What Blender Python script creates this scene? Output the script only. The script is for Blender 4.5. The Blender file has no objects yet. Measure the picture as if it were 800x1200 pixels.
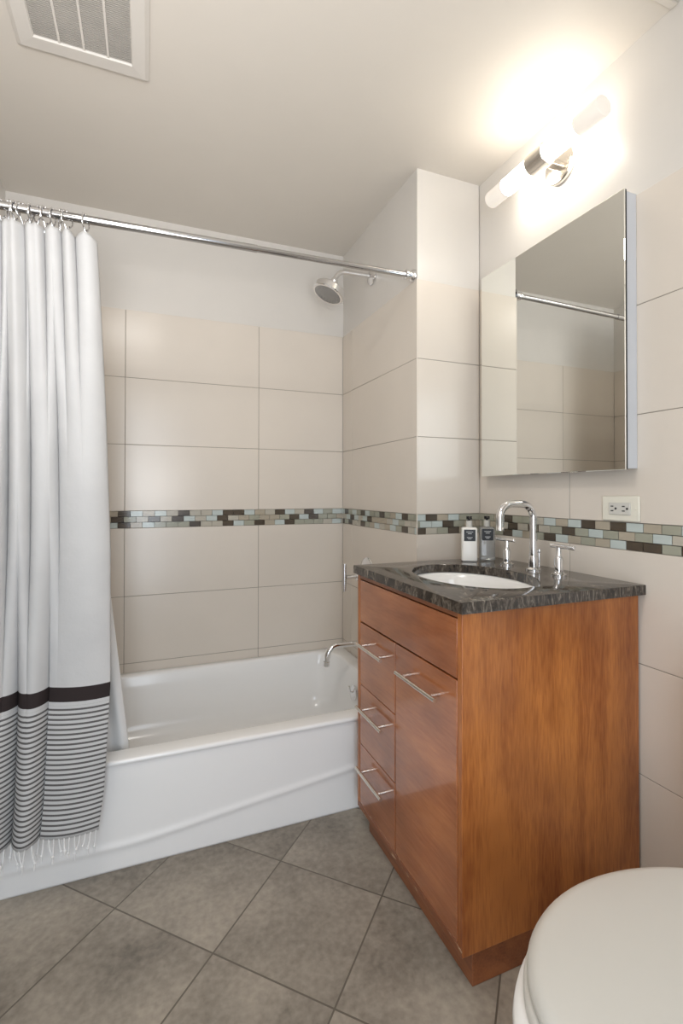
import bpy, bmesh, math, random
from mathutils import Vector, Matrix
PI = math.pi
random.seed(7)
S = bpy.context.scene
COL = S.collection

# ------------------------------------------------------------------ camera
cam_d = bpy.data.cameras.new('camera'); cam = bpy.data.objects.new('camera', cam_d); COL.objects.link(cam)
yaw, pit, rol = -0.38029, 0.00961, 0.00125
fw0 = Vector((-math.sin(yaw), math.cos(yaw), 0)); rt = Vector((math.cos(yaw), math.sin(yaw), 0)); up0 = Vector((0, 0, 1))
fw = fw0*math.cos(pit) + up0*math.sin(pit); up = -fw0*math.sin(pit) + up0*math.cos(pit)
rt2 = rt*math.cos(rol) + up*math.sin(rol); up2 = -rt*math.sin(rol) + up*math.cos(rol)
m = Matrix((rt2, up2, -fw)).transposed().to_4x4(); m.translation = Vector((-0.9692, -2.408, 1.1475))
cam.matrix_world = m
cam_d.sensor_fit = 'VERTICAL'; cam_d.sensor_height = 36; cam_d.lens = 570.9/1200*36
cam_d.shift_y = (572.1-600)/1200
cam_d.clip_start = .02
S.camera = cam
# ------------------------------------------------------------------ world, light, exposure
S.view_settings.view_transform = 'Standard'; S.view_settings.look = 'None'
S.view_settings.gamma = 1; S.view_settings.use_curve_mapping = False
S.view_settings.exposure = 0.15
wd = bpy.data.worlds.new('world'); S.world = wd; wd.use_nodes = True
bg = wd.node_tree.nodes['Background']; bg.inputs[0].default_value = (.75, .85, 1, 1); bg.inputs[1].default_value = 1.0
def area(name, loc, rot, sx, sy, power, col):
    l = bpy.data.lights.new(name, 'AREA'); l.shape = 'RECTANGLE'; l.size = sx; l.size_y = sy; l.energy = power; l.color = col
    o = bpy.data.objects.new(name, l); COL.objects.link(o); o.location = loc; o.rotation_euler = rot
    return o
# daylight coming in through the open doorway behind the camera
area('doorway_daylight', (-1.05, -3.16, 1.1), (math.radians(90), 0, 0), .5, 1.9, 17.5, (.82, .91, 1))
# added fill light under the ceiling, no fixture there; brightens floor and tub
area('overhead_fill', (-1.1, -1.75, 2.405), (0, 0, 0), .35, .35, 7.5, (1, .96, .91))
# added soft fill light behind the camera, aimed up at the ceiling
b_ = area('bounce_fill', (-1.05, -2.75, 1.2), (math.radians(180-52), 0, math.radians(2)), .8, .5, 8.5, (1, .97, .94)); b_.data.spread = math.radians(95)

# ------------------------------------------------------------------ materials
def nodes(name):
    M = bpy.data.materials.new(name); M.use_nodes = True
    nt = M.node_tree; b = nt.nodes['Principled BSDF']
    return M, nt, b
def mat(name, col, rough=.5, metal=0, var=.03, scale=6, coat=0, bump=0, bscale=80, trans=0, ior=1.45, spec=None):
    M, nt, b = nodes(name)
    n = nt.nodes.new('ShaderNodeTexNoise'); n.inputs['Scale'].default_value = scale; n.inputs['Detail'].default_value = 4
    tc = nt.nodes.new('ShaderNodeTexCoord'); nt.links.new(tc.outputs['Object'], n.inputs['Vector'])
    r = nt.nodes.new('ShaderNodeValToRGB')
    r.color_ramp.elements[0].position = .3; r.color_ramp.elements[1].position = .7
    r.color_ramp.elements[0].color = tuple(max(0, c*(1-var)) for c in col)+(1,)
    r.color_ramp.elements[1].color = tuple(min(1, c*(1+var)) for c in col)+(1,)
    nt.links.new(n.outputs['Fac'], r.inputs[0]); nt.links.new(r.outputs[0], b.inputs['Base Color'])
    b.inputs['Roughness'].default_value = rough; b.inputs['Metallic'].default_value = metal
    b.inputs['Coat Weight'].default_value = coat; b.inputs['Coat Roughness'].default_value = .08
    b.inputs['Transmission Weight'].default_value = trans; b.inputs['IOR'].default_value = ior
    if spec is not None: b.inputs['Specular IOR Level'].default_value = spec
    if bump:
        n2 = nt.nodes.new('ShaderNodeTexNoise'); n2.inputs['Scale'].default_value = bscale; nt.links.new(tc.outputs['Object'], n2.inputs['Vector'])
        bp = nt.nodes.new('ShaderNodeBump'); bp.inputs['Strength'].default_value = bump; bp.inputs['Distance'].default_value = .002
        nt.links.new(n2.outputs['Fac'], bp.inputs['Height']); nt.links.new(bp.outputs[0], b.inputs['Normal'])
    return M
def emis(name, col, st):
    M, nt, b = nodes(name)
    b.inputs['Base Color'].default_value = (.62, .58, .53, 1); b.inputs['Roughness'].default_value = .3
    b.inputs['Emission Color'].default_value = (*col, 1); b.inputs['Emission Strength'].default_value = st
    return M
M_paint = mat('white_paint', (.70, .67, .63), .28, var=.01)
M_ceil = mat('ceiling_paint', (.685, .64, .58), .55, var=.01)
M_tile = mat('cream_wall_tile', (.72, .655, .58), .22, var=.02, scale=3, spec=.5)
M_grout = mat('tile_grout', (.30, .27, .23), .9)
M_chrome = mat('chrome', (.82, .82, .83), .07, 1, var=.01)
M_steel = mat('polished_steel', (.56, .56, .57), .12, 1, var=.01)
M_face = mat('spray_face_grey', (.33, .33, .33), .35, .6)
M_nickel = mat('brushed_nickel', (.74, .70, .65), .22, 1, var=.04, scale=40)
M_enamel = mat('white_enamel', (.91, .91, .905), .13, var=.005, spec=.5)
M_ceramic = mat('white_ceramic', (.88, .87, .85), .1, var=.005)
M_white = mat('white_plastic', (.64, .625, .58), .35, var=.01)
M_ivory = mat('ivory_plastic', (.80, .77, .67), .3, var=.01)
M_black = mat('black_plastic', (.012, .012, .013), .25, var=.1)
M_dark = mat('dark_recess', (.03, .03, .03), .8)
M_grey = mat('cabinet_enamel_grey', (.68, .70, .74), .35, var=.01)
M_tassel = mat('white_cotton_cord', (.86, .86, .86), .9, var=.06, scale=60)
M_liner = mat('white_vinyl', (.78, .78, .77), .4, var=.01)
M_mirror = mat('mirror_silver', (.86, .87, .84), .0, 1, var=0)
M_milk = mat('translucent_bottle', (.86, .84, .80), .25, var=.01)
M_clear = mat('smoky_clear_bottle', (.60, .62, .62), .08, var=.02, trans=.75)
M_label = mat('black_label', (.015, .015, .017), .4, var=.1)
M_print = mat('label_print', (.55, .55, .55), .5)
M_vent = mat('vent_plastic', (.68, .645, .60), .5, var=.01)
M_filter = mat('vent_mesh', (.42, .395, .36), .7, var=.1)
M_lamp = emis('lit_opal_glass', (1, .93, .82), 17)
M_lampend = emis('opal_glass_end', (1, .92, .82), .40)

def wood(name, c1, c2, axis, rough, coat, scale=1.0):
    M, nt, b = nodes(name)
    tc = nt.nodes.new('ShaderNodeTexCoord'); mp = nt.nodes.new('ShaderNodeMapping')
    st = [9*scale]*3; st[axis] = .9*scale; mp.inputs['Scale'].default_value = st
    nt.links.new(tc.outputs['Object'], mp.inputs[0])
    n1 = nt.nodes.new('ShaderNodeTexNoise'); n1.inputs['Scale'].default_value = 1.6; n1.inputs['Detail'].default_value = 5; n1.inputs['Distortion'].default_value = .9
    nt.links.new(mp.outputs[0], n1.inputs['Vector'])
    n2 = nt.nodes.new('ShaderNodeTexNoise'); n2.inputs['Scale'].default_value = 22; n2.inputs['Detail'].default_value = 3
    nt.links.new(mp.outputs[0], n2.inputs['Vector'])
    mx = nt.nodes.new('ShaderNodeMath'); mx.operation = 'MULTIPLY_ADD'; mx.inputs[1].default_value = .42
    nt.links.new(n2.outputs['Fac'], mx.inputs[0]); 
    ms = nt.nodes.new('ShaderNodeMath'); ms.operation = 'MULTIPLY'; ms.inputs[1].default_value = .72
    nt.links.new(n1.outputs['Fac'], ms.inputs[0]); nt.links.new(ms.outputs[0], mx.inputs[2])
    r = nt.nodes.new('ShaderNodeValToRGB'); e = r.color_ramp.elements
    e[0].position = .38; e[0].color = (*c2, 1); e[1].position = .68; e[1].color = (*c1, 1)
    nt.links.new(mx.outputs[0], r.inputs[0])
    # broad blotches as stained cherry has
    n3 = nt.nodes.new('ShaderNodeTexNoise'); n3.inputs['Scale'].default_value = 3.2; n3.inputs['Detail'].default_value = 3
    nt.links.new(tc.outputs['Object'], n3.inputs['Vector'])
    r3 = nt.nodes.new('ShaderNodeValToRGB'); r3.color_ramp.elements[0].position = .3; r3.color_ramp.elements[1].position = .7
    r3.color_ramp.elements[0].color = (.62, .54, .46, 1); r3.color_ramp.elements[1].color = (1.1, 1.08, 1.02, 1)
    nt.links.new(n3.outputs['Fac'], r3.inputs[0])
    mm = nt.nodes.new('ShaderNodeMix'); mm.data_type = 'RGBA'; mm.blend_type = 'MULTIPLY'; mm.inputs[0].default_value = 1
    nt.links.new(r.outputs[0], mm.inputs[6]); nt.links.new(r3.outputs[0], mm.inputs[7])
    nt.links.new(mm.outputs[2], b.inputs['Base Color'])
    b.inputs['Roughness'].default_value = rough; b.inputs['Coat Weight'].default_value = coat; b.inputs['Coat Roughness'].default_value = .06
    return M
M_woodside = wood('cherry_side_panel', (.60, .225, .058), (.29, .078, .018), 2, .38, .25)
M_woodfront = wood('cherry_front_panel', (.52, .19, .07), (.36, .115, .042), 1, .22, .8, .8)  # same cherry as the side; its lighting is painted in as a redder tone
M_woodrail = wood('cherry_rail', (.36, .125, .045), (.20, .06, .022), 1, .35, .3)
# worn edge: flaked varnish marks with a shape of their own
def worn(base):
    M = base.copy(); M.name = 'cherry_worn_edge'; nt = M.node_tree; b = nt.nodes['Principled BSDF']
    src = b.inputs['Base Color'].links[0].from_socket
    tc = nt.nodes.new('ShaderNodeTexCoord'); mp = nt.nodes.new('ShaderNodeMapping'); mp.inputs['Scale'].default_value = (90, 22, 90)
    nt.links.new(tc.outputs['Object'], mp.inputs[0])
    n = nt.nodes.new('ShaderNodeTexNoise'); n.inputs['Scale'].default_value = 1; n.inputs['Detail'].default_value = 5
    nt.links.new(mp.outputs[0], n.inputs['Vector'])
    r = nt.nodes.new('ShaderNodeValToRGB'); r.color_ramp.elements[0].position = .60; r.color_ramp.elements[1].position = .66
    nt.links.new(n.outputs['Fac'], r.inputs[0])
    mx = nt.nodes.new('ShaderNodeMix'); mx.data_type = 'RGBA'; nt.links.new(r.outputs[0], mx.inputs[0]); nt.links.new(src, mx.inputs[6])
    mx.inputs[7].default_value = (.55, .36, .22, 1); nt.links.new(mx.outputs[2], b.inputs['Base Color'])
    return M
M_worn = worn(M_woodrail)

def granite():
    M, nt, b = nodes('dark_granite')
    tc = nt.nodes.new('ShaderNodeTexCoord'); mp = nt.nodes.new('ShaderNodeMapping'); mp.inputs['Rotation'].default_value = (0, 0, .5); mp.inputs['Scale'].default_value = (46, 20, 14)
    nt.links.new(tc.outputs['Object'], mp.inputs[0])
    n = nt.nodes.new('ShaderNodeTexNoise'); n.inputs['Scale'].default_value = 1.6; n.inputs['Detail'].default_value = 6; n.inputs['Distortion'].default_value = 1.6; n.inputs['Roughness'].default_value = .65
    nt.links.new(mp.outputs[0], n.inputs['Vector'])
    r = nt.nodes.new('ShaderNodeValToRGB'); e = r.color_ramp.elements
    e[0].position = .38; e[0].color = (.012, .010, .009, 1); e[1].position = .74; e[1].color = (.33, .29, .24, 1)
    k = e.new(.50); k.color = (.045, .035, .028, 1); k = e.new(.60); k.color = (.12, .10, .08, 1)
    nt.links.new(n.outputs['Fac'], r.inputs[0]); nt.links.new(r.outputs[0], b.inputs['Base Color'])
    b.inputs['Roughness'].default_value = .09; b.inputs['Specular IOR Level'].default_value = .7
    return M
M_granite = granite()

def floor_mat():
    M, nt, b = nodes('slate_floor_tile')
    s = .3315; u0 = -1.0564/s; v0 = .2418/s
    tc = nt.nodes.new('ShaderNodeTexCoord')
    sx = nt.nodes.new('ShaderNodeSeparateXYZ'); nt.links.new(tc.outputs['Object'], sx.inputs[0])
    def math_(op, a, b_=None, c=None):
        n = nt.nodes.new('ShaderNodeMath'); n.operation = op
        for i, q in enumerate((a, b_, c)):
            if q is None: continue
            if isinstance(q, (int, float)): n.inputs[i].default_value = q
            else: nt.links.new(q, n.inputs[i])
        return n.outputs[0]
    k = 1/(math.sqrt(2)*s)
    U = math_('SUBTRACT', math_('MULTIPLY', math_('ADD', sx.outputs[0], sx.outputs[1]), k), u0)
    V = math_('SUBTRACT', math_('MULTIPLY', math_('SUBTRACT', sx.outputs[0], sx.outputs[1]), k), v0)
    def edge(q): # distance to nearest integer
        f = math_('FRACT', q); return math_('MINIMUM', f, math_('SUBTRACT', 1.0, f))
    d = math_('MINIMUM', edge(U), edge(V))
    g = math_('LESS_THAN', d, .0065)
    comb = nt.nodes.new('ShaderNodeCombineXYZ'); nt.links.new(math_('FLOOR', U), comb.inputs[0]); nt.links.new(math_('FLOOR', V), comb.inputs[1])
    wn = nt.nodes.new('ShaderNodeTexWhiteNoise'); nt.links.new(comb.outputs[0], wn.inputs['Vector'])
    # clouded stone, shifted per tile
    sc = nt.nodes.new('ShaderNodeVectorMath'); sc.operation = 'SCALE'; sc.inputs['Scale'].default_value = 5; nt.links.new(wn.outputs['Color'], sc.inputs[0])
    ad = nt.nodes.new('ShaderNodeVectorMath'); ad.operation = 'ADD'; nt.links.new(tc.outputs['Object'], ad.inputs[0]); nt.links.new(sc.outputs[0], ad.inputs[1])
    n1 = nt.nodes.new('ShaderNodeTexNoise'); n1.inputs['Scale'].default_value = 3.2; n1.inputs['Detail'].default_value = 7; n1.inputs['Roughness'].default_value = .6
    nt.links.new(ad.outputs[0], n1.inputs['Vector'])
    n2 = nt.nodes.new('ShaderNodeTexNoise'); n2.inputs['Scale'].default_value = 60; n2.inputs['Detail'].default_value = 4
    nt.links.new(ad.outputs[0], n2.inputs['Vector'])
    f = math_('ADD', math_('MULTIPLY', n1.outputs['Fac'], .72), math_('MULTIPLY', n2.outputs['Fac'], .28))
    r = nt.nodes.new('ShaderNodeValToRGB'); e = r.color_ramp.elements
    e[0].position = .33; e[0].color = (.155, .135, .11, 1); e[1].position = .68; e[1].color = (.46, .405, .335, 1)
    nt.links.new(f, r.inputs[0])
    hs = nt.nodes.new('ShaderNodeHueSaturation'); nt.links.new(r.outputs[0], hs.inputs['Color'])
    nt.links.new(math_('MULTIPLY_ADD', wn.outputs['Value'], .18, .91), hs.inputs['Value'])
    mx = nt.nodes.new('ShaderNodeMix'); mx.data_type = 'RGBA'; nt.links.new(g, mx.inputs[0]); nt.links.new(hs.outputs[0], mx.inputs[6]); mx.inputs[7].default_value = (.13, .11, .088, 1)
    nt.links.new(mx.outputs[2], b.inputs['Base Color'])
    b.inputs['Roughness'].default_value = .42
    bp = nt.nodes.new('ShaderNodeBump'); bp.inputs['Distance'].default_value = .003; bp.inputs['Strength'].default_value = .5
    h = math_('SUBTRACT', math_('MULTIPLY', n2.outputs['Fac'], .15), g)
    nt.links.new(h, bp.inputs['Height']); nt.links.new(bp.outputs[0], b.inputs['Normal'])
    return M
M_floor = floor_mat()

def cloth_mat():
    M, nt, b = nodes('striped_cotton')
    at = nt.nodes.new('ShaderNodeUVMap'); at.uv_map = 'UVMap'
    sx = nt.nodes.new('ShaderNodeSeparateXYZ'); nt.links.new(at.outputs[0], sx.inputs[0])
    v = sx.outputs[1]          # height up the cloth, metres above its hem
    def m_(op, a, b_=None):
        n = nt.nodes.new('ShaderNodeMath'); n.operation = op
        for i, q in enumerate((a, b_)):
            if q is None: continue
            if isinstance(q, (int, float)): n.inputs[i].default_value = q
            else: nt.links.new(q, n.inputs[i])
        return n.outputs[0]
    P = .0136
    fr = m_('FRACT', m_('DIVIDE', v, P))
    line = m_('MULTIPLY', m_('GREATER_THAN', fr, .60), m_('LESS_THAN', v, .362))
    band = m_('MULTIPLY', m_('GREATER_THAN', v, .372), m_('LESS_THAN', v, .412))
    n = nt.nodes.new('ShaderNodeTexNoise'); n.inputs['Scale'].default_value = 9; tc = nt.nodes.new('ShaderNodeTexCoord'); nt.links.new(tc.outputs['Object'], n.inputs['Vector'])
    r = nt.nodes.new('ShaderNodeValToRGB'); r.color_ramp.elements[0].color = (.61, .61, .615, 1); r.color_ramp.elements[1].color = (.71, .71, .71, 1)
    nt.links.new(n.outputs['Fac'], r.inputs[0])
    m1 = nt.nodes.new('ShaderNodeMix'); m1.data_type = 'RGBA'; nt.links.new(line, m1.inputs[0]); nt.links.new(r.outputs[0], m1.inputs[6]); m1.inputs[7].default_value = (.15, .145, .145, 1)
    m2 = nt.nodes.new('ShaderNodeMix'); m2.data_type = 'RGBA'; nt.links.new(band, m2.inputs[0]); nt.links.new(m1.outputs[2], m2.inputs[6]); m2.inputs[7].default_value = (.045, .035, .035, 1)
    nt.links.new(m2.outputs[2], b.inputs['Base Color']); b.inputs['Roughness'].default_value = .9
    b.inputs['Specular IOR Level'].default_value = .15
    n2 = nt.nodes.new('ShaderNodeTexNoise'); n2.inputs['Scale'].default_value = 28; n2.inputs['Detail'].default_value = 6; nt.links.new(tc.outputs['Object'], n2.inputs['Vector'])
    bp = nt.nodes.new('ShaderNodeBump'); bp.inputs['Strength'].default_value = .35; bp.inputs['Distance'].default_value = .006
    nt.links.new(n2.outputs['Fac'], bp.inputs['Height']); nt.links.new(bp.outputs[0], b.inputs['Normal'])
    # a thin woven sheet lets a little light through
    tr = nt.nodes.new('ShaderNodeBsdfTranslucent'); nt.links.new(m2.outputs[2], tr.inputs[0])
    ms = nt.nodes.new('ShaderNodeMixShader'); ms.inputs[0].default_value = .15
    out = nt.nodes['Material Output']; nt.links.new(b.outputs[0], ms.inputs[1]); nt.links.new(tr.outputs[0], ms.inputs[2]); nt.links.new(ms.outputs[0], out.inputs[0])
    return M
M_cloth = cloth_mat()
MOS = [mat('mosaic_dark_brown', (.088, .070, .052), .12, var=.15), mat('mosaic_pale_blue', (.52, .58, .56), .12, var=.05),
       mat('mosaic_sage', (.36, .36, .29), .12, var=.06), mat('mosaic_beige', (.43, .38, .30), .12, var=.06),
       mat('mosaic_grey', (.48, .45, .38), .12, var=.05), mat('mosaic_grout', (.52, .49, .43), .85)]

# ------------------------------------------------------------------ mesh helpers
def obj(name, bm, m, parent=None, smooth=None, bevel=0, seg=2, kind=None):
    me = bpy.data.meshes.new(name); bm.normal_update(); bm.to_mesh(me); bm.free()
    for x in (m if isinstance(m, (list, tuple)) else [m]): me.materials.append(x)
    o = bpy.data.objects.new(name, me); COL.objects.link(o)
    if smooth is not None:
        me.shade_smooth()
        me.set_sharp_from_angle(angle=math.radians(smooth))
    if bevel:
        b = o.modifiers.new('bevel', 'BEVEL'); b.width = bevel; b.segments = seg; b.limit_method = 'ANGLE'; b.angle_limit = math.radians(50)
        if smooth is None:
            me.shade_smooth(); me.set_sharp_from_angle(angle=math.radians(30))
        b.harden_normals = False
    if parent:
        o.parent = parent; o.matrix_parent_inverse = parent.matrix_world.inverted()
    if kind: o['kind'] = kind
    return o
def thing(name, label, cat, loc=(0, 0, 0), group=None):
    o = bpy.data.objects.new(name, None); COL.objects.link(o); o.location = loc; o.empty_display_size = .05
    o['label'] = label; o['category'] = cat
    if group: o['group'] = group
    o.matrix_world = Matrix.Translation(loc)
    return o
def tag(o, label, cat, group=None):
    o['label'] = label; o['category'] = cat
    if group: o['group'] = group
    return o
def box(bm, a, b):
    vs = [bm.verts.new((x, y, z)) for x in (a[0], b[0]) for y in (a[1], b[1]) for z in (a[2], b[2])]
    for f in ((0, 1, 3, 2), (4, 6, 7, 5), (0, 4, 5, 1), (2, 3, 7, 6), (0, 2, 6, 4), (1, 5, 7, 3)):
        bm.faces.new([vs[i] for i in f])
    bmesh.ops.recalc_face_normals(bm, faces=bm.faces)
    return vs
def BX(*ab):
    bm = bmesh.new()
    for a, b in ab: box(bm, a, b)
    return bm
def frame_at(d):
    d = d.normalized(); a = Vector((0, 0, 1)) if abs(d.z) < .9 else Vector((1, 0, 0))
    u = d.cross(a).normalized(); return u, d.cross(u).normalized()
def tube(bm, pts, r, n=16, cap=True):
    pts = [Vector(p) for p in pts]; rs = r if isinstance(r, (list, tuple)) else [r]*len(pts)
    rings = []; u = None
    for i, p in enumerate(pts):
        d = (pts[min(i+1, len(pts)-1)]-pts[max(i-1, 0)]).normalized()
        if u is None: u, v = frame_at(d)
        else:
            u = (u-d*u.dot(d)).normalized(); v = d.cross(u)
        rings.append([bm.verts.new(p+(u*math.cos(t)+v*math.sin(t))*rs[i]) for t in [2*PI*k/n for k in range(n)]])
    for a, b in zip(rings, rings[1:]):
        for k in range(n): bm.faces.new((a[k], a[(k+1) % n], b[(k+1) % n], b[k]))
    if cap: bm.faces.new(rings[0][::-1]); bm.faces.new(rings[-1])
    bmesh.ops.recalc_face_normals(bm, faces=bm.faces)
    return bm
def T(pts, r, n=16, cap=True): return tube(bmesh.new(), pts, r, n, cap)
def lathe(bm, c, axis, prof, n=40):   # prof: (distance along axis, radius)
    c = Vector(c); d = Vector(axis).normalized(); u, v = frame_at(d); rings = []
    for h, r in prof:
        if r < 1e-5: rings.append([bm.verts.new(c+d*h)])
        else: rings.append([bm.verts.new(c+d*h+(u*math.cos(2*PI*k/n)+v*math.sin(2*PI*k/n))*r) for k in range(n)])
    for a, b in zip(rings, rings[1:]):
        for k in range(n):
            if len(a) == 1 and len(b) == 1: continue
            if len(a) == 1: bm.faces.new((a[0], b[(k+1) % n], b[k]))
            elif len(b) == 1: bm.faces.new((a[k], a[(k+1) % n], b[0]))
            else: bm.faces.new((a[k], a[(k+1) % n], b[(k+1) % n], b[k]))
    bmesh.ops.recalc_face_normals(bm, faces=bm.faces)
    return bm
def L(c, axis, prof, n=40): return lathe(bmesh.new(), c, axis, prof, n)
def arc(c, u, v, r, a0, a1, n=8):
    c, u, v = Vector(c), Vector(u), Vector(v)
    return [c+(u*math.cos(a)+v*math.sin(a))*r for a in [math.radians(a0+(a1-a0)*k/n) for k in range(n+1)]]
def loft(bm, rings, capb=False, capt=False):
    R = [[bm.verts.new(p) for p in r] for r in rings]; n = len(R[0])
    for a, b in zip(R, R[1:]):
        for k in range(n): bm.faces.new((a[k], a[(k+1) % n], b[(k+1) % n], b[k]))
    if capb: bm.faces.new(R[0][::-1])
    if capt: bm.faces.new(R[-1])
    return bm
def rrect(x0, x1, y0, y1, r, z, n=8):
    out = []
    for cx, cy, a in ((x1-r, y1-r, 0), (x0+r, y1-r, 90), (x0+r, y0+r, 180), (x1-r, y0+r, 270)):
        for k in range(n+1):
            t = math.radians(a+90*k/n); out.append(Vector((cx+r*math.cos(t), cy+r*math.sin(t), z)))
    return out

# ------------------------------------------------------------------ measures
XL, W, D, H = -1.5215, .2952, -.768, 2.414        # left wall, right wall, column face, ceiling
YF = -3.1                                         # front wall, behind the camera
ZT = 1.979
ROWS = [(-.01, .0715), (.0715, .3745), (.3745, .6775), (.6775, .9863), (1.064, 1.366), (1.366, 1.6706), (1.6706, ZT)]
ZB0, ZB1 = .9863, 1.064
G = .0011                                          # half of a joint
# ------------------------------------------------------------------ setting
obj('floor', BX(((XL-.1, YF-1.2, -.1), (W+.1, .1, 0))), M_floor, kind='structure')
obj('ceiling', BX(((XL-.1, YF-1.2, H), (W+.1, .1, H+.1))), M_ceil, kind='structure')
TH = .0035                                          # tile thickness in front of the plaster
wall_back = obj('wall_back', BX(((XL-.1, TH, 0), (.12, .12, H))), M_paint, kind='structure')
wall_shower = obj('wall_shower', BX(((TH, D+TH, 0), (W, TH, H))), M_paint, kind='structure')
wall_right = obj('wall_right', BX(((W+TH, YF-.1, 0), (W+.12, .12, H))), M_paint, kind='structure')
wall_left = obj('wall_left', BX(((XL-.12, YF-.1, 0), (XL-TH, .12, H))), M_paint, kind='structure')
dx0, dx1, dz = -1.30, -.42, 2.05
wall_front = obj('wall_front', BX(((XL-.1, YF-.1, 0), (dx0, YF, H)), ((dx1, YF-.1, 0), (W+.1, YF, H)), ((dx0, YF-.1, dz), (dx1, YF, H))), M_paint, kind='structure')
obj('trim_1', BX(((dx0-.07, YF, 0), (dx0, YF+.018, dz+.07)), ((dx1, YF, 0), (dx1+.07, YF+.018, dz+.07)), ((dx0, YF, dz), (dx1, YF+.018, dz+.07))), M_white, kind='structure', bevel=.004)
# small panel seam strip on the ceiling in the corner over the vanity
obj('trim_2', BX(((-.02, -1.575, H-.006), (W, -1.556, H))), M_ceil, kind='structure', bevel=.002)

def tiles(parent, plane, sgn, val, a0, a1, joints, skip_band=True, zmin=0):
    """tiles on a wall. plane 'x' or 'y' = constant coordinate val; faces point to sgn; joints = cuts along the other axis"""
    cuts = [a0]+sorted(j for j in joints if a0 < j < a1)+[a1]
    bm = bmesh.new(); gb = bmesh.new()
    def slab(b, p0, p1, z0, z1, t0, t1):
        lo, hi = sorted((val-sgn*t0, val-sgn*t1))
        if plane == 'y': box(b, (p0, lo, z0), (p1, hi, z1))
        else: box(b, (lo, p0, z0), (hi, p1, z1))
    for z0, z1 in ROWS:
        if z1 <= zmin: continue
        for c0, c1 in zip(cuts, cuts[1:]):
            slab(bm, c0+G, c1-G, max(z0, zmin)+G, z1-(G if z1 < ZT else 0), 0, TH-.0004)
    slab(gb, a0, a1, zmin, ZT-.002, .0014, TH)
    obj('wall_tiles', bm, M_tile, parent, bevel=.0008, seg=1)
    obj('grout', gb, M_grout, parent)
BP = .0515
def mosaic(parent, plane, sgn, val, a0, a1, org, dirn, offs, spec, rnd):
    """three rows of small glass bricks; index k counts along dirn from org; offs = start offset per row in bricks"""
    bm = bmesh.new(); rh = (ZB1-ZB0)/3; g = .0009
    rng = random.Random(rnd)
    def slab(p0, p1, z0, z1, t, mi):
        lo, hi = sorted((val-sgn*t, val-sgn*TH))
        nf = len(bm.faces)
        if plane == 'y': box(bm, (p0, lo, z0), (p1, hi, z1))
        else: box(bm, (lo, p0, z0), (hi, p1, z1))
        bm.faces.ensure_lookup_table()
        for f in bm.faces[nf:]: f.material_index = mi
    slab(a0, a1, ZB0, ZB1, .0014, 5)
    for row in range(3):
        z1 = ZB1-row*rh; z0 = z1-rh
        sp = spec[row]
        for k in range(-40, 60):
            s = org+dirn*BP*(k+offs[row]); e = s+dirn*BP
            p0, p1 = min(s, e)+g, max(s, e)-g
            p0, p1 = max(p0, a0), min(p1, a1)
            if p1-p0 < .003: continue
            c = sp.get(k)
            mi = 'DLSBG'.index(c) if c else rng.choice([2, 2, 3, 3, 4, 4, 1])
            slab(p0, p1, z0+g, z1-g, .0002, mi)
    obj('mosaic_band', bm, MOS, parent)
def seq(start, s): return {start+i: ch for i, ch in enumerate(s) if ch != '.'}
tiles(wall_back, 'y', -1, 0, XL, 0, [-.4515, -1.0613])
mosaic(wall_back, 'y', -1, 0, XL, 0, 0, 1, (-.14, .33, -.16),
       (seq(-21, 'DLBLGDGGLDDLBGDLGDLSL'), seq(-22, 'DSGDGDLGLDGBSBBSDLDSSB'), seq(-22, 'LDBLSSSDGGDLSDBLDSSSGL')), 1)
tiles(wall_shower, 'x', -1, 0, D, 0, [-.124])
mosaic(wall_shower, 'x', -1, 0, D, 0, 0, -1, (.55, 0, .55),
       ({0: 'D', 4: 'D', 8: 'D', 12: 'D', 1: 'S', 5: 'L', 9: 'S', 13: 'S'}, {2: 'D', 6: 'D', 11: 'L', 1: 'L', 8: 'B', 13: 'G'}, {-1: 'D', 1: 'D', 4: 'D', 12: 'D', 7: 'L', 11: 'S'}), 2)
tiles(wall_shower, 'y', -1, D, 0, W, [])
mosaic(wall_shower, 'y', -1, D, 0, W, 0, 1, (-.23, .27, -.23),
       (seq(0, 'LDBLSS'), seq(-1, 'SLLDSBB'), seq(0, 'DGSDBS')), 3)
tiles(wall_right, 'x', -1, W, YF, D, [-1.223, -1.833, -2.443])
mosaic(wall_right, 'x', -1, W, YF, D, D, -1, (-.3, .23, -.3),
       (seq(0, 'SSBDSSGLBLDBDLBSL'), seq(0, 'SBGDGDGSDSLSBSLGB'), seq(0, 'BSSDLBSDLBSBLDDSDB')), 4)
tiles(wall_left, 'x', 1, XL, D-.1, 0, [-.5])
mosaic(wall_left, 'x', 1, XL, D-.1, 0, 0, -1, (0, .5, 0), ({}, {}, {}), 5)

obj('trim_3', BX(((-.0006, D-.0006, .34), (.0035, D+.0035, ZT))), M_tile, kind='structure', bevel=.0012)
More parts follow.
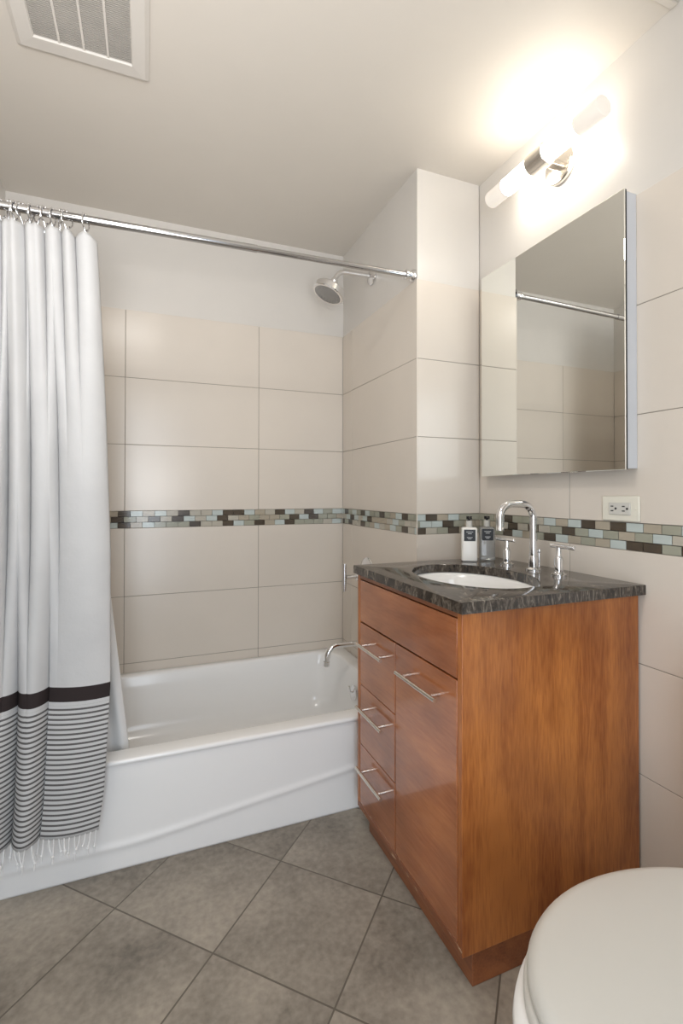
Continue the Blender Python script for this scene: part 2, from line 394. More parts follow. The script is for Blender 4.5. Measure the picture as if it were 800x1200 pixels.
# ------------------------------------------------------------------ bathtub
TZ = .335; TY = -.774
tub = thing('bathtub', 'white enamelled alcove bathtub with a glossy apron below the tiled walls', 'bathtub', (-.76, -.39, 0))
bm = bmesh.new()
x0, x1 = XL+.003, -.003
rings = [rrect(x0, x1, TY-.004, -.002, .006, TZ-.016), rrect(x0, x1, TY-.008, -.002, .008, TZ-.009), rrect(x0+.001, x1-.001, TY-.005, -.003, .008, TZ-.002), rrect(x0+.004, x1-.004, TY+.003, -.006, .008, TZ),
         rrect(x0+.06, x1-.06, TY+.058, -.038, .11, TZ), rrect(x0+.066, x1-.066, TY+.064, -.044, .11, TZ-.002), rrect(x0+.072, x1-.070, TY+.069, -.049, .11, TZ-.012),
         rrect(x0+.10, x1-.075, TY+.075, -.055, .11, TZ-.06), rrect(x0+.19, x1-.095, TY+.10, -.08, .12, TZ-.2), rrect(x0+.24, x1-.11, TY+.12, -.10, .12, TZ-.255),
         rrect(x0+.30, x1-.15, TY+.16, -.14, .12, TZ-.28), rrect(x0+.38, x1-.22, TY+.22, -.20, .1, TZ-.285)]
loft(bm, rings, capt=True); bmesh.ops.recalc_face_normals(bm, faces=bm.faces)
for f in bm.faces:
    if f.normal.z < -.7: f.normal_flip()
obj('basin', bm, M_enamel, tub, smooth=60)
# apron with a pressed bead that dips towards the middle
bm = bmesh.new()
NX, NZ = 150, 60
def bead(x):
    # height of the bead along the apron, symmetrical about the tub's middle part
    if x > -.99: t = min(1, (x+.99)/.08); return .071+ (.144-.071)*((x+.99)/.675) - .008*(1-t)*0
    return .071+.010*max(0, -.99-x)
def sm(x):  # smoothed bead
    return sum(bead(x+q*.02) for q in range(-3, 4))/7
grid = []
for j in range(NZ+1):
    z = (TZ-.012)*j/NZ; row = []
    for i in range(NX+1):
        x = x0+(x1-x0)*i/NX; dzb = z-sm(x)
        y = TY + .006*math.exp(-(dzb/.03)**2)*(0) - .0045*math.exp(-(dzb/.011)**2) + (.004 if False else 0)*dzb
        row.append(bm.verts.new((x, y+.004*(1-min(1, max(0, dzb)/.2)), z)))
    grid.append(row)
for j in range(NZ):
    for i in range(NX): bm.faces.new((grid[j][i], grid[j][i+1], grid[j+1][i+1], grid[j+1][i]))
ap = obj('apron', bm, M_enamel, tub, smooth=60)
sol = ap.modifiers.new('solid', 'SOLIDIFY'); sol.thickness = .004; sol.offset = -1
obj('overflow_plate', L((-.088, -.36, .235), (-1, 0, .12), [(0, .034), (.006, .033), (.009, .026), (.010, 0)], 32), M_chrome, tub, smooth=40)
obj('trip_lever', T([(-.097, -.36, .24), (-.108, -.36, .245), (-.112, -.36, .27)], .004, 10), M_chrome, tub, smooth=50)
obj('drain', L((-.36, -.39, TZ-.2845), (0, 0, 1), [(0, .034), (.002, .033), (.003, .02), (.001, 0)], 32), M_chrome, tub, smooth=40)

# ------------------------------------------------------------------ shower fittings
sh = thing('overhead_shower', 'round chrome shower head on a curved arm high on the tub alcove wall', 'shower', (0, -.36, 2.155))
obj('wall_flange', L((.001, -.36, 2.157), (-1, 0, 0), [(0, .040), (.003, .040), (.008, .034), (.012, .016), (.014, .0115)], 40), M_chrome, sh, smooth=35)
pts = [Vector((0, -.36, 2.157)), Vector((-.13, -.36, 2.153))]+arc((-.13, -.36, 2.098), (0, 0, 1), (-1, 0, 0), .055, 0, 62)[1:]
d = Vector((-.42, 0, -.9)).normalized(); pts.append(pts[-1]+d*.012)
obj('arm', T(pts, .0105, 20), M_chrome, sh, smooth=50)
c = pts[-1]
obj('ball_joint', L(c, d, [(-.008, .0), (-.006, .009), (.002, .015), (.01, .0165), (.016, .013), (.02, .011), (.034, .013), (.036, .018), (.044, .020)], 32), M_chrome, sh, smooth=50)
obj('spray_head', L(c+d*.040, d, [(0, .018), (.004, .050), (.008, .064), (.012, .070), (.016, .073), (.040, .073), (.044, .070), (.044, .062)], 48), M_chrome, sh, smooth=35)
bm = L(c+d*.083, d, [(0, .063), (.003, .058), (.004, 0)], 48)
u, v = frame_at(d)
for rr, nn in ((.018, 8), (.034, 14), (.050, 20)):
    for k in range(nn):
        t = 2*PI*k/nn; lathe(bm, c+d*.085+(u*math.cos(t)+v*math.sin(t))*rr, d, [(0, .0026), (.003, .0022), (.0035, 0)], 8)
obj('spray_plate', bm, M_face, sh, smooth=40)

va = thing('shower_valve', 'chrome shower mixing valve with a bar handle on the tub wall left of the vanity', 'shower valve', (0, -.32, .757))
obj('escutcheon', L((.001, -.32, .757), (-1, 0, 0), [(0, .086), (.004, .086), (.009, .080), (.012, .06), (.013, .02)], 48), M_chrome, va, smooth=35)
obj('valve_body', L((0, -.32, .757), (-1, 0, 0), [(.008, .026), (.04, .024), (.06, .02), (.062, .011), (.112, .010)], 28), M_chrome, va, smooth=40)
obj('bar_handle', T([(-.118, -.32, .693), (-.118, -.32, .822)], .0085, 16), M_chrome, va, smooth=40, bevel=.002)

sp = thing('tub_spout', 'curved chrome tub spout projecting over the tub end', 'spout', (0, -.34, .45))
pts = [Vector((0, -.34, .453)), Vector((-.16, -.34, .455))]+arc((-.16, -.34, .405), (0, 0, 1), (-1, 0, 0), .05, 0, 80)[1:]+[Vector((-.213, -.34, .385)), Vector((-.214, -.34, .370))]
obj('spout_tube', T(pts, [.0125]*(len(pts)-1)+[.0125], 20), M_chrome, sp, smooth=50)
obj('spout_flange', L((.001, -.34, .453), (-1, 0, 0), [(0, .032), (.005, .031), (.01, .02), (.012, .013)], 32), M_chrome, sp, smooth=40)
obj('aerator', L((-.2135, -.34, .389), (-.05, 0, -1), [(0, .0125), (.002, .0148), (.02, .0148), (.021, .011), (.02, 0)], 24), M_chrome, sp, smooth=40)

# ------------------------------------------------------------------ curtain rod, rings, curtain, liner
RY = -.745
def rodz(x): return 1.999+.022*(x/1.366)
rod = thing('curtain_rod', 'long straight chrome shower curtain rod spanning the tub under the ceiling', 'curtain rod', (XL, RY, rodz(XL)))
obj('outer_tube', T([(XL+.01, RY, rodz(XL+.01)), (-.62, RY, rodz(-.62))], .0125, 24), M_steel, rod, smooth=40)
obj('inner_tube', T([(-.63, RY, rodz(-.63)), (-.02, RY, rodz(-.02))], .0108, 24), M_steel, rod, smooth=40)
for xx, dd in ((-.0005, -1), (XL+.0005, 1)):
    obj('end_flange', L((xx, RY, rodz(xx)), (dd, 0, 0), [(0, .024), (.004, .025), (.010, .022), (.014, .015), (.028, .0145), (.030, .0185), (.037, .0185), (.039, .011)], 32), M_chrome, rod, smooth=35)
RXS = [-1.502, -1.462, -1.425, -1.392, -1.362, -1.345, -1.328, -1.308, -1.290, -1.272, -1.252, -1.233, -1.214, -1.196, -1.146]
def ring_bms(tw):
    a = bmesh.new(); c, s = math.cos(tw), math.sin(tw)
    # open wire loop over the rod
    R = .023; pts = []
    for k in range(25):
        t = math.radians(-60+300*k/24); pts.append(Vector((s*R*math.cos(t)*1, c*R*math.cos(t), R*math.sin(t)-.0065)))
    tube(a, pts, .0024, 8)
    for k in range(3, 22, 3):   # roller beads on top
        p = pts[k]
        if p.z > .002: lathe(a, p-Vector((s, c, 0))*0, (pts[k+1]-pts[k-1]), [(-.004, .0), (-.0036, .0034), (0, .0044), (.0036, .0034), (.004, 0)], 10)
    b = bmesh.new()
    tube(b, [Vector((s*.011, c*.011, -.024)), Vector((s*.004, c*.004, -.034)), Vector((0, 0, -.046)), Vector((0, .0, -.062)), Vector((0, -.006, -.070)), Vector((0, -.012, -.066)), Vector((0, -.013, -.058))], .0024, 8)
    tube(b, [Vector((-s*.011, -c*.011, -.024)), Vector((-s*.004, -c*.004, -.034)), Vector((0, 0, -.046))], .0024, 8)
    return a, b
tws = [.5, -.2, .7, .1, .55, -.35, .3, .75, .1, -.5, .45, .2, -.3, .6, .35]
protos = {}
for x, tw in zip(RXS, tws):
    lab = 'single chrome curtain ring set apart at the curtain edge, rightmost on the rod' if x == RXS[-1] else 'chrome hook ring in the bunched cluster of rings at the left of the rod'
    t = thing('curtain_ring', lab, 'curtain ring', (x, RY, rodz(x)), 'shower curtain rings on the rod')
    a, b = ring_bms(tw)
    for nm, q in (('roller_loop', a), ('hook', b)):
        for vv in q.verts: vv.co += Vector((x, RY, rodz(x)-.0025))
        obj(nm, q, M_chrome, t, smooth=60)

def sstep(a, b, x):
    t = max(0, min(1, (x-a)/(b-a))); return t*t*(3-2*t)
def bulge(s, brk):
    for a, b in zip(brk, brk[1:]):
        if s <= b:
            t = (s-a)/(b-a); return (math.sin(PI*t))**.6
    return 0
def xr(z):   # right edge of the cloth by height
    P = [(.19, -1.092), (.30, -1.078), (.45, -1.070), (.60, -1.064), (.98, -1.068), (1.4, -1.085), (1.92, -1.113)]
    if z <= P[0][0]: return P[0][1]
    for (z0, a), (z1, b) in zip(P, P[1:]):
        if z <= z1: return a+(b-a)*(z-z0)/(z1-z0)
    return P[-1][1]
XC0 = -1.508
def s_top(x): return (x-XC0)/(-1.113-XC0)
def s_bot(x): return (x-XC0)/(-1.066-XC0)
btop = [0, .07, .14, .22, .30] + [s_top(q) for q in (-1.358, -1.302, -1.252, -1.208, -1.172)] + [1.0]
bbot = [0, .14, .29] + [s_bot(q) for q in (-1.384, -1.296, -1.221)] + [1.0]
bmid = [0, .10, .22, .34, s_bot(-1.325), s_bot(-1.27), s_bot(-1.20), 1.0]
ZH = .19
def cloth(s, v):  # v = 0 hem, 1 top
    z = ZH+(1.925-ZH)*v
    x = XC0+(xr(z)-XC0)*s
    wt = sstep(.55, 1.0, v); wb = 1-sstep(.12, .62, v); wm = max(0, 1-wt-wb)
    f = wt*.034*bulge(s, btop) + wm*.050*bulge(s, bmid) + wb*.058*bulge(s, bbot)
    # the sheet hangs from the rod and swings out over the tub rim
    base = RY-.008 + (-.062)*(1-sstep(.03, .95, v))**.8
    y = base - f + .006*math.sin(9*s+3*v)*(1-wt) + .004*wm*math.sin(31*s+2.5*v) + .0035*wt*math.sin(83*s+4*v)
    if v > .93:  # scallop between the hooks
        best = min(abs(x-q) for q in RXS)
        z -= min(.012, best*.45)*sstep(.93, 1, v)
    # right edge curls slightly back
    if s > bbot[-2]: y = base - f*(1-wb) - wb*.058*math.sin(PI*(.12+.62*(s-bbot[-2])/(1-bbot[-2])))**.8 + .006*math.sin(9*s+3*v)*(1-wt)
    return Vector((x, y, z))
cur = thing('shower_curtain', 'white cotton shower curtain with dark band, grey stripes and tasselled hem', 'shower curtain', (-1.3, RY, 1.93))
bm = bmesh.new(); NU, NV = 420, 150
uvl = bm.loops.layers.uv.new('UVMap')
g = [[bm.verts.new(cloth(i/NU, j/NV)) for i in range(NU+1)] for j in range(NV+1)]
for j in range(NV):
    for i in range(NU):
        f = bm.faces.new((g[j][i], g[j][i+1], g[j+1][i+1], g[j+1][i]))
        for lp, (ii, jj) in zip(f.loops, ((i, j), (i+1, j), (i+1, j+1), (i, j+1))):
            lp[uvl].uv = (ii/NU, (1.925-ZH)*jj/NV)
cl = obj('cloth', bm, M_cloth, cur, smooth=80)
k = cl.modifiers.new('solid', 'SOLIDIFY'); k.thickness = .0015; k.offset = 0
rng = random.Random(3)
nt_ = 32
for i in range(nt_):
    s = (i+.5)/nt_; p = cloth(s, 0); b = bmesh.new()
    ln = rng.uniform(.042, .068); sw = rng.uniform(-.010, .010); sy = rng.uniform(-.005, .004)
    P = [p+Vector((0, 0, .002)), p+Vector((sw*.3, sy*.4, -ln*.35)), p+Vector((sw, sy, -ln*.7)), p+Vector((sw*.8, sy, -ln))]
    tube(b, P, [.0018, .0024, .0027, .0018], 7)
    lathe(b, P[2], (0, 0, 1), [(-.004, 0), (-.0027, .0034), (0, .0042), (.0027, .0034), (.004, 0)], 8)
    obj('tassel', b, M_tassel, cur, smooth=60)
# liner inside the tub
lin = thing('shower_liner', 'plain white shower liner hanging inside the tub behind the striped curtain', 'shower liner', (-1.3, -.70, 1.92))
bm = bmesh.new(); NU, NV = 160, 60
def liner(s, v):
    z = .19+(1.905-.19)*v
    e = -1.125 if z > 1.3 else -1.125+.142*(1-z/1.3)**1.0
    xs = XC0+.01+.105*(1-sstep(.40, .62, z))
    x = xs+(e-xs)*s
    ys = RY+.016+.05*(1-sstep(.0, .75, v))
    if z < .45: ys = max(ys, -.682+.035*(1-z/.45))
    return Vector((x, ys+.008*math.sin(38*s)*(1-.4*v), z))
g = [[bm.verts.new(liner(i/NU, j/NV)) for i in range(NU+1)] for j in range(NV+1)]
for j in range(NV):
    for i in range(NU): bm.faces.new((g[j][i], g[j][i+1], g[j+1][i+1], g[j+1][i]))
ll = obj('liner_sheet', bm, M_liner, lin, smooth=80)
k = ll.modifiers.new('solid', 'SOLIDIFY'); k.thickness = .0008

# ------------------------------------------------------------------ vanity cabinet
VX, VY0, VY1 = -.292, -1.464, -.866; VB, VT = .078, .871
van = thing('vanity_cabinet', 'reddish brown wooden vanity cabinet with one door and three drawers', 'vanity cabinet', (0, -1.165, 0))
XB = .288
# carcass: side panels, top rail, back, stiles
obj('side_panel', BX(((VX, VY0, VB), (XB, VY0+.018, VT))), M_woodside, van, bevel=.0015)
obj('side_panel', BX(((VX, VY1-.018, VB), (XB, VY1, VT))), M_woodside, van, bevel=.0015)
obj('cabinet_floor', BX(((VX+.022, VY0+.0185, VB), (XB-.002, VY1-.0185, VB+.018))), M_woodrail, van)
obj('back_panel', BX(((XB-.012, VY0+.0185, VB+.0185), (XB-.002, VY1-.0185, VT))), M_woodrail, van)
obj('divider', BX(((VX+.022, -1.149, VB+.0185), (XB-.0125, -1.131, .70))), M_woodrail, van)
obj('top_rail', BX(((VX+.001, VY0+.018, .855), (VX+.021, VY1-.018, VT))), M_woodrail, van, bevel=.001)
obj('bottom_rail', BX(((VX-.0005, VY0+.0005, VB-.001), (VX+.021, VY1-.0005, .098))), M_worn, van, bevel=.002)
pl = obj('plinth', BX(((-.262, -1.461, 0), (XB-.01, VY1-.03, VB-.001))), M_woodrail, van, bevel=.002)
FY0, FY1, DIV = VY0+.0195, VY1-.0225, -1.140
fx0, fx1 = VX-.0008, VX+.019
obj('false_front', BX(((fx0, FY0, .7125), (fx1, FY1, .852))), M_woodfront, van, bevel=.0015)
door = obj('door', BX(((fx0, FY0, .100), (fx1, DIV-.0018, .7075))), M_woodfront, van, bevel=.0015)
def bar_handle(parent, y0, y1, z):
    bm = bmesh.new(); hx = VX-.032
    tube(bm, [(hx, y0, z), (hx, y1, z)], .0055, 16)
    for yy in (y0+.030*(1 if y1 > y0 else -1), y1-.030*(1 if y1 > y0 else -1)):
        tube(bm, [(hx, yy, z), (VX+.001, yy, z)], .0042, 14)
    obj('handle', bm, M_nickel, parent, smooth=40)
bar_handle(door, -1.200, -1.400, .648)
for z0, z1 in ((.5005, .7075), (.3005, .4985), (.100, .2985)):
    dr = obj('drawer', BX(((fx0, DIV+.0018, z0), (fx1, FY1, z1))), M_woodfront, van, bevel=.0015)
    bar_handle(dr, -.925, -1.108, z1-.058)

# ------------------------------------------------------------------ countertop with undermount sink
ctop = thing('countertop', 'polished dark grey granite vanity top with an oval cutout and thick edge', 'countertop', (0, -1.165, VT))
CX0, CX1, CY0, CY1, CZ0, CZ1 = -.304, .2945, -1.481, -.856, .871, .898
scx, scy, sax, say = -.045, -1.17, .163, .222
N = 128
def el(ax, ay, z): return [Vector((scx+ax*math.cos(2*PI*k/N), scy+ay*math.sin(2*PI*k/N), z)) for k in range(N)]
def rect(z, ins=0):
    out = []
    for k in range(N):
        a = 2*PI*k/N; dx, dy = math.cos(a), math.sin(a)
        ts = []
        if dx > 1e-9: ts.append((CX1-ins-scx)/dx)
        if dx < -1e-9: ts.append((CX0+ins-scx)/dx)
        if dy > 1e-9: ts.append((CY1-ins-scy)/dy)
        if dy < -1e-9: ts.append((CY0+ins-scy)/dy)
        t = min(ts); out.append(Vector((scx+dx*t, scy+dy*t, z)))
    for cx, cy in ((CX0+ins, CY0+ins), (CX0+ins, CY1-ins), (CX1-ins, CY0+ins), (CX1-ins, CY1-ins)):
        i = min(range(N), key=lambda q: (out[q]-Vector((cx, cy, z))).length); out[i] = Vector((cx, cy, z))
    return out
bm = bmesh.new()
loft(bm, [rect(CZ0), rect(CZ1-.002), rect(CZ1-.0006, .0006), rect(CZ1, .002), el(sax+.002, say+.002, CZ1), el(sax, say, CZ1-.002), el(sax, say, CZ0), rect(CZ0)])
bmesh.ops.remove_doubles(bm, verts=bm.verts, dist=1e-6); bmesh.ops.recalc_face_normals(bm, faces=bm.faces)
obj('granite_slab', bm, M_granite, ctop, smooth=25)
bm = bmesh.new()
P = [(1.06, CZ0-.0005), (1.03, CZ0-.0005), (1.0, CZ0-.004), (.97, CZ0-.03), (.92, CZ0-.07), (.82, CZ0-.11), (.66, CZ0-.138), (.42, CZ0-.150), (.12, CZ0-.154)]
loft(bm, [el(sax*s, say*s, z) for s, z in P], capt=True)
bmesh.ops.recalc_face_normals(bm, faces=bm.faces)
for f in bm.faces:
    if (f.calc_center_median()-Vector((scx, scy, CZ0+.1))).dot(f.normal) > 0: f.normal_flip()
sink = thing('sink', 'white oval undermount sink bowl set in the dark stone vanity top', 'sink', (scx, scy, CZ0-.154))
obj('bowl', bm, M_ceramic, sink, smooth=60)
obj('drain', L((scx, scy, CZ0-.1535), (0, 0, 1), [(0, .024), (.003, .023), (.004, .016), (.007, .015), (.008, 0)], 32), M_chrome, sink, smooth=40)

# ------------------------------------------------------------------ faucet
fx = .198
fa = thing('faucet', 'tall chrome gooseneck faucet with two lever handles behind the sink', 'faucet', (fx, -1.168, CZ1))
pts = [Vector((fx, -1.168, CZ1)), Vector((fx, -1.168, 1.066))]+arc((fx-.046, -1.168, 1.066), (1, 0, 0), (0, 0, 1), .046, 0, 90)[1:]
pts += [Vector((.118, -1.168, 1.1125))]+arc((.106, -1.168, 1.0705), (0, 0, 1), (-1, 0, 0), .042, 0, 90)+[Vector((.064, -1.168, 1.036))]
obj('spout', T(pts, .0118, 24), M_chrome, fa, smooth=50)
obj('base_flange', L((fx, -1.168, CZ1), (0, 0, 1), [(0, .024), (.004, .024), (.007, .020), (.010, .0150), (.045, .0140), (.047, .0118)], 32), M_chrome, fa, smooth=35)
obj('aerator', L((.064, -1.168, 1.040), (0, 0, -1), [(0, .0118), (.001, .0125), (.010, .0125), (.011, .009), (.010, 0)], 24), M_chrome, fa, smooth=35)
obj('lift_rod', T([(fx+.024, -1.168, CZ1), (fx+.024, -1.168, .955)], .0025, 10), M_chrome, fa, smooth=50)
obj('lift_knob', L((fx+.024, -1.168, .952), (0, 0, 1), [(0, 0), (.001, .005), (.006, .006), (.012, .005), (.013, 0)], 20), M_chrome, fa, smooth=50)
for yy, yo in ((-1.043, .008), (-1.273, -.014)):
    hb = obj('handle', L((fx, yy, CZ1), (0, 0, 1), [(0, .023), (.004, .023), (.006, .017), (.010, .0125), (.05, .0125), (.054, .011), (.058, .0085), (.085, .0078)], 32), M_chrome, fa, smooth=35)
    obj('lever', T([(fx, yy+yo+.046, .985), (fx, yy+yo-.046, .985)], .0062, 18), M_chrome, hb, smooth=40, bevel=.0015)

# ------------------------------------------------------------------ soap bottles
def bottle(cx, cy, rot, body, pumpm, label, w=.056, d=.040, h=.124):
    t = thing('soap_bottle', label, 'bottle', (cx, cy, CZ1), 'pump bottles on the vanity top')
    R = Matrix.Translation((cx, cy, CZ1)) @ Matrix.Rotation(rot, 4, 'Z')
    def put(name, bm, m, **k):
        bm.transform(R); return obj(name, bm, m, t, **k)
    bm = bmesh.new()
    a, b = w/2, d/2
    loft(bm, [rrect(-a+.003, a-.003, -b+.003, b-.003, .004, 0, 4), rrect(-a, a, -b, b, .006, .003, 4), rrect(-a, a, -b, b, .006, h-.006, 4), rrect(-a+.004, a-.004, -b+.004, b-.004, .006, h-.001, 4), rrect(-a+.010, a-.010, -b+.006, b-.006, .006, h, 4)], capb=True, capt=True)
    bmesh.ops.recalc_face_normals(bm, faces=bm.faces)
    put('bottle_body', bm, body, smooth=40)
    put('pump_collar', L((0, 0, h), (0, 0, 1), [(0, .011), (.001, .0115), (.022, .0110), (.024, .0095), (.024, 0)], 28), M_nickel if pumpm is None else pumpm, smooth=35)
    bm = L((0, 0, h+.024), (0, 0, 1), [(0, .004), (.005, .004), (.005, .0105), (.016, .0100), (.017, 0)], 24)
    tube(bm, [(0, -.004, h+.036), (0, -.028, h+.035), (0, -.031, h+.031)], [.0042, .0035, .003], 12)
    put('pump_nozzle', bm, M_black, smooth=40)
    lb = put('label', BX(((-.0205, -b-.0006, h-.050), (.0205, -b+.001, h-.008))), M_label)
    bm = bmesh.new()
    for zz, ww in ((h-.018, .012), (h-.024, .007), (h-.038, .010), (h-.043, .006)):
        box(bm, (-ww, -b-.0009, zz), (ww, -b-.0004, zz+.0022))
    put('label_print', bm, M_print)
    return t
bottle(.136, -.912, math.radians(-30), M_milk, M_white, 'white square pump bottle with black label, left one on the counter')
bottle(.216, -.912, math.radians(-30), M_clear, M_white, 'clear grey square pump bottle with black label, nearer the faucet')

# ------------------------------------------------------------------ mirror cabinet
mc = thing('medicine_cabinet', 'tall frameless mirrored medicine cabinet on the wall above the sink', 'mirror cabinet', (W, -1.15, 1.21))
MY0, MY1, MZ0, MZ1 = -1.462, -.846, 1.212, 1.986
obj('cabinet_box', BX(((.2545, MY0+.004, MZ0+.004), (W-.0005, MY1-.004, MZ1-.004))), M_grey, mc, bevel=.001)
mp_ = obj('mirror_door', BX(((.2465, MY0+.0015, MZ0+.001), (.2538, MY1-.0015, MZ1-.001))), M_dark, mc)
bm = bmesh.new()
def mrect(x, i): return [Vector((x, MY0+i, MZ0+i)), Vector((x, MY1-i, MZ0+i)), Vector((x, MY1-i, MZ1-i)), Vector((x, MY0+i, MZ1-i))]
loft(bm, [mrect(.2464, 0), mrect(.2445, 0), mrect(.2437, .0015)], capb=True, capt=True); bmesh.ops.recalc_face_normals(bm, faces=bm.faces)
obj('mirror_glass', bm, M_mirror, mp_)

# ------------------------------------------------------------------ wall lamp
lx, lz, ly = .205, 2.2265, -1.192
lamp = thing('wall_lamp', 'lit double tube wall lamp with nickel centre above the mirror cabinet', 'wall lamp', (W, ly, lz))
obj('back_plate', L((W+.0005, ly, lz), (-1, 0, 0), [(0, .058), (.010, .058), (.014, .055), (.016, .045), (.017, 0)], 48), M_nickel, lamp, smooth=35)
obj('arm', BX(((lx+.02, ly-.013, lz-.010), (W-.012, ly+.013, lz+.010))), M_nickel, lamp, bevel=.002)
obj('centre_sleeve', L((lx, ly-.036, lz), (0, 1, 0), [(0, .0), (0, .033), (.002, .0345), (.070, .0345), (.072, .033), (.072, 0)], 48), M_nickel, lamp, smooth=35)
for sg in (-1, 1):
    y0 = ly+sg*.0365
    obj('lit_tube', L((lx, y0, lz), (0, sg, 0), [(0, 0), (0, .0295), (.118, .0295), (.118, 0)], 40), M_lamp, lamp, smooth=40)
    obj('tube_end', L((lx, y0+sg*.1182, lz), (0, sg, 0), [(0, 0), (0, .0295), (.080, .0295), (.083, .0285), (.084, .026), (.0845, 0)], 40), M_lampend, lamp, smooth=30)

# ------------------------------------------------------------------ outlet
ou = thing('wall_outlet', 'ivory double wall outlet mounted sideways above the mosaic strip', 'outlet', (W, -1.408, 1.071))
oc = -1.408; oz = 1.1035
obj('cover_plate', BX(((W-.0065, oc-.059, oz-.036), (W-.0005, oc+.059, oz+.036))), M_ivory, ou, bevel=.003)
obj('socket_face', BX(((W-.010, oc-.034, oz-.0175), (W-.006, oc+.034, oz+.0175))), M_white, ou, bevel=.0012)
bm = bmesh.new()
for cc in (oc-.020, oc+.016):
    for zz in (-.0065, .0065): box(bm, (W-.0104, cc+.002, oz+zz-.0016), (W-.0098, cc+.011, oz+zz+.0016))
    lathe(bm, (W-.0098, cc-.005, oz), (-1, 0, 0), [(0, .0034), (.0006, .0034), (.0006, 0)], 14)
obj('socket_slots', bm, M_dark, ou)
for yy in (oc-.048, oc+.048): obj('screw', L((W-.0064, yy, oz), (-1, 0, 0), [(0, .0032), (.001, .0026), (.0012, 0)], 16), M_ivory, ou, smooth=40)

# ------------------------------------------------------------------ ceiling vent
ve = thing('ceiling_vent', 'square louvred exhaust vent cover on the ceiling above the tub', 'vent', (-1.14, -1.0, H))
vx0, vx1, vy0, vy1 = -1.312, -.968, -1.170, -.812
gx0, gx1, gy0, gy1 = -1.262, -1.016, -1.110, -.868
bm = bmesh.new()
def fr(ins, z): return [Vector((vx0+ins, vy0+ins, z)), Vector((vx1-ins, vy0+ins, z)), Vector((vx1-ins, vy1-ins, z)), Vector((vx0+ins, vy1-ins, z))]
gr = lambda z, e=0: [Vector((gx0-e, gy0-e, z)), Vector((gx1+e, gy0-e, z)), Vector((gx1+e, gy1+e, z)), Vector((gx0-e, gy1+e, z))]
loft(bm, [fr(0, H-.0005), fr(0, H-.006), fr(.012, H-.016), gr(H-.018, .003), gr(H-.014), gr(H-.001)]); bmesh.ops.recalc_face_normals(bm, faces=bm.faces)
obj('vent_frame', bm, M_vent, ve)
obj('vent_recess', BX(((gx0, gy0, H-.003), (gx1, gy1, H-.0008))), M_filter, ve)
bm = bmesh.new(); n = 42
for k in range(n):
    y = gy0+(gy1-gy0)*(k+.5)/n; box(bm, (gx0, y-.0013, H-.0125), (gx1, y+.0013, H-.004))
obj('louvre_grid', bm, M_filter, ve)
for k in (1, 2, 3):
    x = gx0+(gx1-gx0)*k/4; obj('rib', BX(((x-.003, gy0, H-.016), (x+.003, gy1, H-.0035))), M_vent, ve)

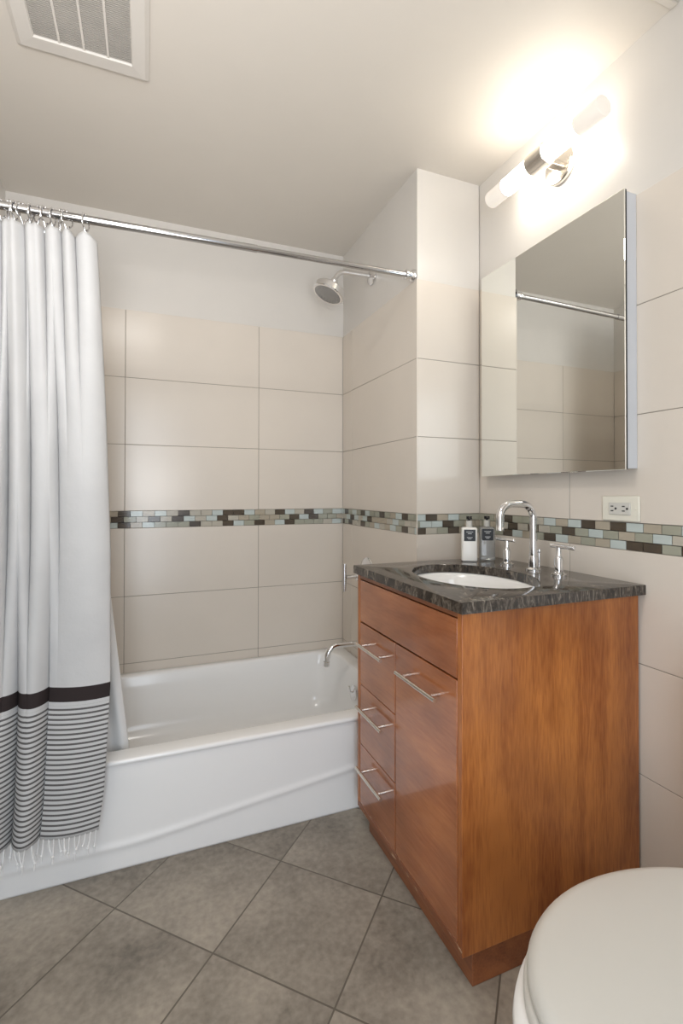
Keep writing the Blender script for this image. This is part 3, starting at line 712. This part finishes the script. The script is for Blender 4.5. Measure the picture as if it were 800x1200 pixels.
# ------------------------------------------------------------------ toilet
tcy = -1.912
to = thing('toilet', 'white toilet with a closed lid beside the wooden vanity', 'toilet', (-.1, tcy, 0))
def egg(xc, a, b, ab, z, xb=.06, n=72):
    """front half ellipse to -x, back half ellipse cut off at the hinge line xb"""
    out = []
    for k in range(n):
        t = 2*PI*k/n; cx, sy = math.cos(t), math.sin(t)
        x = xc+(ab if cx > 0 else a)*cx; y = tcy+b*sy
        out.append(Vector((min(x, xb), y, z)))
    return out
def soft_egg(bm, xc, a, b, ab, zl, zt, r, xb=.06, dome=.004, capb=True):
    rr = [egg(xc, a-r*.5, b-r*.5, ab, zl, xb-.002)]+[egg(xc, a, b, ab, zl+r*.5, xb)]
    for q in range(0, 7):
        t = math.radians(90*q/6); i = r*(1-math.cos(t)); rr.append(egg(xc, a-i, b-i, ab-i, zt-r+r*math.sin(t), xb-i))
    for q in (.75, .5, .25, .02): rr.append([Vector((xc+(p.x-xc)*q, tcy+(p.y-tcy)*q, zt+dome*(1-q*q))) for p in rr[-1]] if False else [Vector((xc+(p.x-xc)*q, tcy+(p.y-tcy)*q, zt+dome*(1-q*q))) for p in egg(xc, a-r, b-r, ab-r, zt, xb-r)])
    loft(bm, rr, capb=capb, capt=True); bmesh.ops.recalc_face_normals(bm, faces=bm.faces)
    return bm
obj('lid', soft_egg(bmesh.new(), -.20, .262, .192, .30, .403, .431, .022), M_white, to, smooth=50)
obj('seat', soft_egg(bmesh.new(), -.20, .268, .196, .30, .379, .400, .010, dome=0), M_white, to, smooth=50)
bm = bmesh.new()
loft(bm, [egg(-.16, .20, .105, .24, 0, .20), egg(-.16, .20, .105, .24, .03, .20), egg(-.16, .185, .095, .24, .10, .20), egg(-.17, .20, .115, .25, .18, .20), egg(-.19, .25, .165, .30, .26, .20), egg(-.20, .286, .192, .33, .33, .18), egg(-.20, .292, .197, .33, .36, .18), egg(-.20, .288, .194, .33, .374, .18), egg(-.20, .275, .183, .33, .378, .18)], capb=True, capt=True)
bmesh.ops.recalc_face_normals(bm, faces=bm.faces); obj('bowl', bm, M_ceramic, to, smooth=60)
for s in (-1, 1): obj('hinge', L((.048, tcy+s*.07, .378), (0, 0, 1), [(0, .014), (.03, .013), (.036, .009), (.037, 0)], 20), M_white, to, smooth=40)
bm = bmesh.new(); ty0, ty1 = tcy-.175, tcy+.172
loft(bm, [rrect(.135, W-.012, ty0+.02, ty1-.02, .03, .378, 5), rrect(.12, W-.012, ty0, ty1, .03, .45, 5), rrect(.118, W-.012, ty0, ty1, .03, .735, 5)], capb=True, capt=True)
bmesh.ops.recalc_face_normals(bm, faces=bm.faces); obj('tank', bm, M_ceramic, to, smooth=50)
bm = bmesh.new()
loft(bm, [rrect(.114, W-.008, ty0-.004, ty1+.004, .03, .7355, 5), rrect(.112, W-.008, ty0-.006, ty1+.006, .03, .755, 5), rrect(.118, W-.012, ty0, ty1, .03, .766, 5)], capb=True, capt=True)
bmesh.ops.recalc_face_normals(bm, faces=bm.faces); obj('tank_lid', bm, M_ceramic, to, smooth=50)
obj('flush_lever', T([(.118, ty0+.05, .69), (.098, ty0+.05, .69), (.095, ty0+.10, .686)], .006, 12), M_chrome, to, smooth=50)
